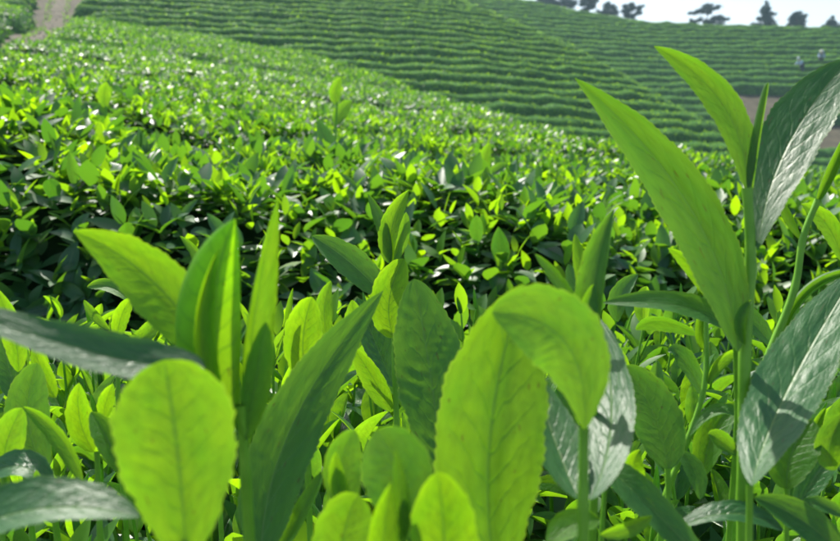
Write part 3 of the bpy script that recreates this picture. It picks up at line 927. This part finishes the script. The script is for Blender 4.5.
# a few shoots that stand proud of the clipped field behind
shoot('single tall shoot with three leaves standing above the mid field', [(336, 190, 2.8), (335, 150, 2.8), (337, 102, 2.8)], 1.4, [
    lf((337, 104, 2.8), (335, 92), (341, 77, 2.8), 6, tone=.55, curl=.5),
    lf((336, 126, 2.8), (341, 112), (352, 100, 2.82), 7, tone=.30, curl=.5),
    lf((334, 152, 2.78), (326, 138), (318, 120, 2.8), 8, tone=.06, curl=.5, roll=-20, dull=.1),
    lf((335, 160, 2.78), (345, 150), (352, 138, 2.8), 6, tone=.2, curl=.5, roll=25),
], 'shoots standing proud of the near field')
shoot('short shoot with one glowing oval leaf, upper left field', [(108, 150, 2.7), (106, 106, 2.7)], 1.3, [
    lf((106, 108, 2.7), (104, 95), (107, 82, 2.7), 6.5, tone=.66, curl=.4),
    lf((106, 118, 2.7), (96, 108), (88, 104, 2.7), 6, tone=.1, curl=.5, up=35, dull=.1),
    lf((107, 122, 2.7), (117, 116), (124, 108, 2.7), 5, tone=.35, curl=.5, up=35),
], 'shoots standing proud of the near field')
shoot('slim shoot with paired pale leaves right of the mid-field centre', [(488, 205, 2.4), (488, 168, 2.4)], 1.3, [
    lf((488, 172, 2.4), (485, 158), (490, 143, 2.4), 6, tone=.62, curl=.5),
    lf((488, 182, 2.4), (498, 170), (508, 164, 2.4), 6, tone=.4, curl=.6, up=30),
    lf((488, 188, 2.4), (478, 180), (468, 170, 2.4), 7, tone=.08, curl=.5, up=30, dull=.1),
], 'shoots standing proud of the near field')

# ------------------------------------------------------------------ the crowded bush behind and below them
HERO_UNIT = [unit_leaf('shoot_leaf_blade', 26, 9, b, f, serr=.05, teeth=25, p=p_, q=q_, seed=20 + i)
             for i, (b, f, p_, q_) in enumerate([(.05, .5, .62, .72), (.16, .7, .6, .65), (.26, .5, .66, .8), (.10, 1.1, .55, .6), (-.06, .6, .7, .8), (.34, .8, .6, .7)])]
BUD_UNIT = None
def bud_mesh():
    us = np.linspace(0, 1, 12); a = np.linspace(0, 2 * math.pi, 9)
    r = (us ** .45) * (1 - us) ** .8; r = r / r.max()
    U, A = np.meshgrid(us, a, indexing='ij')
    V = np.stack([U, np.cos(A) * r[:, None] * (1 + .15 * np.sin(A * 2)), .06 * np.sin(A) * r[:, None] + .04 * U ** 2], -1).reshape(-1, 3)
    uv = np.stack([U, A / math.pi - 1], -1).reshape(-1, 2)
    return np_mesh('bud', V, grid_faces(12, 9), M_LEAF, uv=uv)
BUD_UNIT = bud_mesh()

def foreground_bush():
    """One clipped row right under the camera: three bushes that close up, each with its shoots."""
    r = np.random.default_rng(8)
    bushes = []
    for nm, x0, x1, lab in (('l', -.80, -.22, 'crowded yellow-green tea bush filling the lower left, behind the big pale bud'),
                            ('c', -.22, .16, 'crowded tea bush filling the lower middle, between the large upright leaves'),
                            ('r', .16, .90, 'tea bush with sheened older leaves filling the lower right, around the tall stems')):
        root = empty('tea_bush', ((x0 + x1) / 2, .55, 0.0)); tag(root, lab, 'tea bush', 'bushes of the foreground row')
        loc = np.array(root.location)
        # dark inside of the bush
        px = np.linspace(x0, x1, 14); py = np.full(14, .35)
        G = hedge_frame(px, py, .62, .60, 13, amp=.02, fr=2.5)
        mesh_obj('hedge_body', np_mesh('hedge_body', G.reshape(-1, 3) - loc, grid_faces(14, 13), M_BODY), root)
        # woody twigs
        for k in range(9):
            bx = r.uniform(x0, x1); by = r.uniform(.3, 1.0)
            p0 = np.array([bx * .8, .45 + (by - .45) * .6, .25]); p2 = np.array([bx, by, .70]); p1 = (p0 + p2) / 2 + r.normal(0, .04, 3)
            mesh_obj('twig', tube_mesh(smooth_path([p0, p1, p2], 10), np.linspace(.007, .003, 10), M_TWIG, 6, loc), root)
        bushes.append((x0, x1, root, loc))
    stems_by, cand = [], []
    tries = 0
    pts = []
    while len(pts) < 400 and tries < 20000:
        tries += 1
        y = r.uniform(.36, 1.08); x = r.uniform(-.58, .60) * (y + .12)
        if any((x - a) ** 2 + (y - b) ** 2 < (.017 + .012 * y) ** 2 for a, b in pts): continue
        pts.append((x, y))
    leaves = {0: [], 1: [], 2: []}
    for (x, y) in pts:
        bi = 0 if x < -.22 else (1 if x < .16 else 2)
        root, loc = bushes[bi][2], bushes[bi][3]
        top = .775 + r.normal(0, .018) - .05 * np.clip(.62 - y, 0, 1) / .25 - .05 * np.clip(y - .95, 0, 1) / .1
        hgt = r.uniform(.10, .15)
        lean = r.normal(0, .012, 2)
        base = np.array([x, y, top - hgt]); tip = np.array([x + lean[0], y + lean[1], top])
        q = smooth_path([base, (base + tip) / 2 + np.array([*r.normal(0, .006, 2), 0]), tip], 9)
        sh = mesh_obj('shoot', tube_mesh(q, np.linspace(.0019, .0010, 9), M_STEM, 6, loc, 'shoot'), root)
        n = r.integers(4, 7)
        az0 = r.uniform(0, 6.28)
        yb = .55 if bi < 2 else .34
        fresh = np.clip(r.normal(yb, .26), 0, .95)
        for k in range(n):
            h = k / (n - 1)
            az = az0 + k * 2.35 + r.normal(0, .25)
            rad = np.array([math.cos(az), math.sin(az), 0])
            el = R(22 + 50 * h ** 1.1 + r.normal(0, 12))
            T = rad * math.cos(el) + np.array([0, 0, 1]) * math.sin(el)
            N = -rad * math.sin(el) + np.array([0, 0, 1]) * math.cos(el) + r.normal(0, .2, 3)
            L = r.uniform(.044, .062) * (1 - .32 * h)
            W = L * r.uniform(.17, .25)
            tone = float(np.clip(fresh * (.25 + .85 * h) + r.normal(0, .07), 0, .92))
            p = q[int(round((.25 + .72 * h) * 8))]
            leaves[bi].append((sh, p, T, N, L, W, tone))
        if r.random() < .7:
            T = norm(tip - base + r.normal(0, .03, 3))
            leaf_object(sh, BUD_UNIT, tip - loc + np.array(loc), T, np.array([0.1, -1, .1]), r.uniform(.022, .034), .0022, .55, .5, 'bud').matrix_basis = \
                (lambda M: Matrix.Translation(-Vector(loc)) @ M)(bud_matrix(tip, T, r.uniform(.022, .034), .0024))
    for bi in leaves:
        root, loc = bushes[bi][2], bushes[bi][3]
        L = leaves[bi]
        def score(e):
            X, Y, D = to_px(e[1]); inside = -20 < X < 860 and Y < 560
            return -(e[4] / D) if inside else 0
        L.sort(key=score)
        for i, (sh, p, T, N, ln, w, tone) in enumerate(L):
            if i < 300:
                o = leaf_object(None, HERO_UNIT[i % 6], p, T, N, ln, w, tone, .15)
                M = o.matrix_basis.copy(); o.parent = sh
                o.matrix_basis = Matrix.Translation(-Vector(loc)) @ M
        rest = L[300:]
        # older leaves lower down, a closed dark layer, too many to pick apart
        x0, x1 = bushes[bi][0], bushes[bi][1]
        n = int((x1 - x0) * 1900)
        P = np.stack([r.uniform(x0, x1, n), r.uniform(.22, 1.06, n), np.zeros(n)], -1)
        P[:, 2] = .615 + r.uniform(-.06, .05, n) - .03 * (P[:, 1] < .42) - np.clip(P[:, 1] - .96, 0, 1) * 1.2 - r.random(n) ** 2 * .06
        keep = to_px(P)[1] > 330
        d = sprigs(P, np.tile([[0, -.2, 1.0]], (n, 1)), np.zeros(n), 3, .062, .18)
        if rest:
            d2 = dict(P=np.array([e[1] for e in rest]), T=np.array([e[2] for e in rest]), N=np.array([e[3] for e in rest]), L=np.array([e[4] for e in rest]),
                      W=np.array([e[5] for e in rest]), bend=np.full(len(rest), .15), fold=np.full(len(rest), .3), tone=np.array([e[6] for e in rest]))
            d = cat([d, d2])
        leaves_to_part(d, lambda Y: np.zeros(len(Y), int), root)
        # shaded back face of the row
        n = int((x1 - x0) * 500)

def bud_matrix(P, T, L, W):
    T = norm(np.asarray(T)); B = norm(np.cross(np.array([.1, -1, .1]), T)); N = np.cross(T, B)
    return Matrix(((T[0] * L, B[0] * W, N[0] * L, P[0]), (T[1] * L, B[1] * W, N[1] * L, P[1]), (T[2] * L, B[2] * W, N[2] * L, P[2]), (0, 0, 0, 1)))
foreground_bush()

# ------------------------------------------------------------------ trees on the skyline
def needle_cloud(centres, radii, per, size, r):
    """Tufts of needles: narrow folded cards that fan out from points inside flattened clumps."""
    V, k = [], 0
    for c, (ra, rb) in zip(centres, radii):
        n = int(per * ra)
        p = r.normal(size=(n, 3)); p = p / np.linalg.norm(p, axis=1, keepdims=True) * (r.random((n, 1)) ** .6) * 1.6
        p = np.array(c) + p * np.array([ra, ra, rb])
        t = norm(r.normal(size=(n, 3)) + np.array([0, 0, .5])); s = norm(np.cross(t, r.normal(size=(n, 3))))
        L = size * r.uniform(.6, 1.3, (n, 1)); W = L * .16
        V.append(np.stack([p - s * W, p + s * W, p + t * L + s * W * .5, p + t * L - s * W * .5], 1))
    V = np.concatenate(V).reshape(-1, 3)
    return V, np.arange(len(V)).reshape(-1, 4)

def pine(px, py_base, Y, h, label, clumps, lean=0.0, seed=0, per=300, trunk_r=.10):
    """clumps: (dx, z, horizontal radius, vertical radius) as fractions of the height."""
    r = np.random.default_rng(seed)
    d = Y / (CF[1] + CU[1] * (270.5 - py_base) / FPX)
    b = at(px, py_base + 2.5, d)
    g = float(land(b[0], b[1]))
    root = empty('pine_tree', (b[0], b[1], g)); tag(root, label, 'tree', 'trees on the skyline')
    H = b[2] - g + h
    z0 = b[2] - g
    tp = [np.array([0, 0, -.2]), np.array([lean * .3, 0, z0 + h * .3]), np.array([lean * .7, .05, z0 + h * .65]), np.array([lean, 0, z0 + h * .97])]
    mesh_obj('trunk', tube_mesh(smooth_path(tp, 14), np.linspace(trunk_r, .02, 14), M_BARK, 8, name='trunk'), root)
    cs, rs = [], []
    for (dx, z, ra, rb) in clumps:
        depth = r.normal(0, .10) * h
        c = np.array([dx * h, depth, z0 + z * h])
        tz = max(z - .10 - .3 * abs(dx), .05)
        p0 = np.array([lean * tz, 0, z0 + tz * h])
        mesh_obj('branch', tube_mesh(smooth_path([p0, (p0 + c) / 2 + np.array([0, 0, .04 * h]), c], 8), np.linspace(trunk_r * .45, .015, 8), M_BARK, 5, name='branch'), root)
        for _ in range(7):                                        # each clump breaks up into smaller tufts
            o = r.normal(0, .6, 3) * np.array([ra, ra, rb]) * h
            cs.append(c + o); rs.append((ra * h * r.uniform(.25, .55), rb * h * r.uniform(.4, .8)))
    V, F = needle_cloud(cs, rs, per, .26, r)
    tag(mesh_obj('crown', np_mesh('crown', V, F, M_NEEDLE, smooth=False), root), kind='stuff')
    return root

cone = [(0, .93, .05, .08), (-.07, .78, .10, .06), (.08, .74, .10, .06), (-.13, .58, .13, .06), (.12, .55, .14, .06), (0, .64, .10, .08), (-.20, .38, .15, .06),
        (.18, .34, .17, .07), (0, .44, .14, .08), (-.28, .18, .16, .06), (.26, .15, .18, .07), (0, .22, .20, .09), (-.1, .06, .22, .07), (.14, .04, .2, .06)]
layered = [(0.05, .93, .30, .07), (.25, .80, .22, .05), (-.32, .70, .30, .06), (-.62, .60, .14, .04), (.05, .66, .16, .05), (.42, .40, .34, .07), (.78, .34, .18, .05),
           (.12, .22, .24, .10), (.40, .14, .34, .10), (-.40, .28, .14, .05)]
rounded = [(0, .90, .15, .08), (-.16, .78, .16, .07), (.18, .74, .17, .08), (0, .66, .24, .10), (-.32, .56, .17, .07), (.34, .52, .18, .07), (0, .46, .28, .10), (-.30, .34, .18, .07), (.30, .32, .17, .07), (.05, .24, .24, .08), (-.12, .10, .2, .06)]
bushy = [(-.3, .30, .34, .16), (.3, .26, .36, .15), (0, .55, .34, .16), (-.1, .82, .2, .1), (.35, .6, .2, .1), (0, .14, .5, .14), (-.5, .14, .2, .1)]
clumpy = [(-.25, .80, .20, .08), (.1, .92, .18, .07), (.30, .68, .24, .08), (-.38, .52, .22, .08), (.05, .56, .20, .08), (.42, .36, .22, .08), (-.25, .26, .28, .10), (.2, .18, .3, .10), (.75, .78, .13, .04), (.55, .6, .1, .03)]
YT = 118
pine(765, 27, YT, 3.69, 'conical pine on the skyline, third tree from the right', cone, seed=1)
pine(706, 24, YT, 2.97, 'flat-topped pine with tiered branches on the skyline', layered, lean=.3, seed=2)
pine(692, 24, YT + 2, 0.99, 'small low bushy tree at the foot of the flat-topped pine', bushy, seed=3)
pine(796, 28, YT, 2.48, 'compact round-headed tree on the skyline, second from the right', rounded, seed=4)
pine(831, 30, YT, 2.07, 'pyramid-shaped pine on the skyline at the right edge', [(.02, .93, .08, .08), (-.1, .68, .2, .1), (.16, .62, .22, .1), (-.3, .36, .26, .1), (.3, .34, .3, .1), (0, .4, .25, .12), (-.5, .14, .28, .1), (.5, .14, .3, .1), (0, .15, .4, .12)], seed=5)
pine(629, 17, YT, 2.22, 'loose spreading tree at the right end of the skyline wood', clumpy, seed=6)
pine(608, 13, YT + 3, 1.91, 'dense dark tree in the skyline wood, second from its right end', bushy, seed=7)
pine(588, 9, YT + 4, 2.60, 'dark round tree in the middle of the skyline wood', rounded, seed=8)
pine(566, 6, YT + 5, 2.91, 'dark broad tree at the left end of the skyline wood', bushy, seed=9)
pine(548, 4, YT + 5, 2.29, 'dark low tree half above the frame on the far crest', bushy, seed=10)

# ------------------------------------------------------------------ two tea pickers on the far hill
def skin(name, joints, edges, mat, parent, sub=2):
    me = bpy.data.meshes.new(name)
    me.from_pydata([j[:3] for j in joints], edges, [])
    me.materials.append(mat)
    o = mesh_obj(name, me, parent)
    m = o.modifiers.new('skin', 'SKIN')
    for i, j in enumerate(joints):
        me.skin_vertices[0].data[i].radius = (j[3], j[4] if len(j) > 4 else j[3])
    me.skin_vertices[0].data[0].use_root = True
    s = o.modifiers.new('sub', 'SUBSURF'); s.levels = sub; s.render_levels = sub
    for p in me.polygons: p.use_smooth = True
    return o

def flat_mat(name, c, rough=.8):
    return plain(name, tuple(x * .85 for x in c), c, 30, rough)
M_SKIN = flat_mat('skin', (.42, .27, .19), .5)
M_SHIRT_A = flat_mat('pale_blue_cloth', (.42, .55, .72))
M_SHIRT_B = flat_mat('grey_blue_cloth', (.36, .46, .62))
M_TROUSER = flat_mat('dark_cloth', (.05, .06, .09))
M_HAT = flat_mat('bleached_straw', (.62, .60, .52))
M_SCARF = flat_mat('white_cloth', (.72, .74, .76))

def picker(px, py, face, shirt, hat_mat, hat, label):
    Yv = 76.0
    for _ in range(30):                                            # walk up the ray to the terrace
        d = Yv / (CF[1] + CU[1] * (270.5 - py) / FPX)
        p = at(px, py, d)
        g = float(land(p[0], Yv))
        Yv += (p[2] - (g + 0.95)) * 1.2
    root = empty('person', (p[0], Yv, g)); root.rotation_euler = (0, 0, face); tag(root, label, 'person', 'tea pickers on the far hill')
    # faces +x, bent forward from the hips, both arms reaching down to the row
    J = [(0, 0, .92, .13, .16), (.10, 0, 1.06, .13, .16), (.24, 0, 1.20, .13, .19), (.32, 0, 1.27, .06), (.38, 0, 1.32, .06), (.43, 0, 1.37, .10, .095), (.47, 0, 1.45, .085),
         (.25, .19, 1.20, .06), (.36, .24, .98, .045), (.52, .20, .86, .035), (.60, .19, .82, .03),
         (.25, -.19, 1.20, .06), (.38, -.24, .99, .045), (.55, -.18, .90, .035), (.63, -.16, .87, .03),
         (-.02, .10, .86, .10), (.03, .11, .48, .065), (-.03, .11, .09, .045), (.12, .12, .04, .04),
         (-.02, -.10, .86, .10), (.06, -.11, .48, .065), (.0, -.11, .09, .045), (.15, -.12, .04, .04)]
    E = [(0, 1), (1, 2), (2, 3), (3, 4), (4, 5), (5, 6), (2, 7), (7, 8), (8, 9), (9, 10), (2, 11), (11, 12), (12, 13), (13, 14), (0, 15), (15, 16), (16, 17), (17, 18), (0, 19), (19, 20), (20, 21), (21, 22)]
    skin('body', J, E, M_SKIN, root)
    k = .025
    sj = [(x[0], x[1], x[2], x[3] + k, (x[4] if len(x) > 4 else x[3]) + k) for x in J]
    S = [0, 1, 2, 7, 8, 9, 11, 12, 13]
    skin('shirt', [sj[i] for i in S], [(0, 1), (1, 2), (2, 3), (3, 4), (4, 5), (2, 6), (6, 7), (7, 8)], shirt, root)
    S = [0, 15, 16, 17, 19, 20, 21]
    skin('trousers', [sj[i] for i in S], [(0, 1), (1, 2), (2, 3), (0, 4), (4, 5), (5, 6)], M_TROUSER, root)
    bm = bmesh.new()
    if hat == 'cone':
        prof = [(.0, .17), (.05, .14), (.12, .08), (.20, .02), (.205, .01), (.12, .05)]
    else:
        prof = [(.0, .13), (.06, .125), (.10, .09), (.112, .03), (.118, -.04), (.10, -.05)]
    n = 18
    rings = [[bm.verts.new((rr * math.cos(2 * math.pi * i / n), rr * math.sin(2 * math.pi * i / n), zz)) for i in range(n)] for rr, zz in prof if rr > 0]
    apex = bm.verts.new((0, 0, prof[0][1]))
    for i in range(n): bm.faces.new((apex, rings[0][i], rings[0][(i + 1) % n]))
    for a, b in zip(rings[:-1], rings[1:]):
        for i in range(n): bm.faces.new((a[i], b[i], b[(i + 1) % n], a[(i + 1) % n]))
    me = bpy.data.meshes.new('hat'); bm.to_mesh(me); bm.free(); me.materials.append(hat_mat)
    o = mesh_obj('hat' if hat == 'cone' else 'headscarf', me, root)
    o.location = (.45, 0, 1.43); o.rotation_euler = (0, R(30), 0)
picker(802, 64, R(200), M_SHIRT_A, M_SCARF, 'scarf', 'person in pale blue shirt and white headscarf bending over a far tea row')
picker(821, 57, R(250), M_SHIRT_B, M_HAT, 'cone', 'person in grey-blue shirt and straw hat bending, higher on the far hill')

# ------------------------------------------------------------------ the air between
def build_haze():
    bm = bmesh.new()
    bmesh.ops.create_cube(bm, size=1.0)
    me = bpy.data.meshes.new('haze'); bm.to_mesh(me); bm.free()
    o = mesh_obj('haze', me)
    x0, x1, y0, y1, z0, z1 = -345, 345, -45, 345, -16, 60
    o.location = ((x0 + x1) / 2, (y0 + y1) / 2, (z0 + z1) / 2); o.scale = (x1 - x0, y1 - y0, z1 - z0)
    m, nt = new_mat('haze')
    v = nd(nt, 'ShaderNodeVolumePrincipled')
    v.inputs['Color'].default_value = (.62, .88, 1.0, 1)
    v.inputs['Density'].default_value = 0.0008
    v.inputs['Anisotropy'].default_value = 0.2
    out = nd(nt, 'ShaderNodeOutputMaterial'); nt.links.new(v.outputs[0], out.inputs['Volume'])
    me.materials.append(m)
    tag(o, kind='stuff')
build_haze()
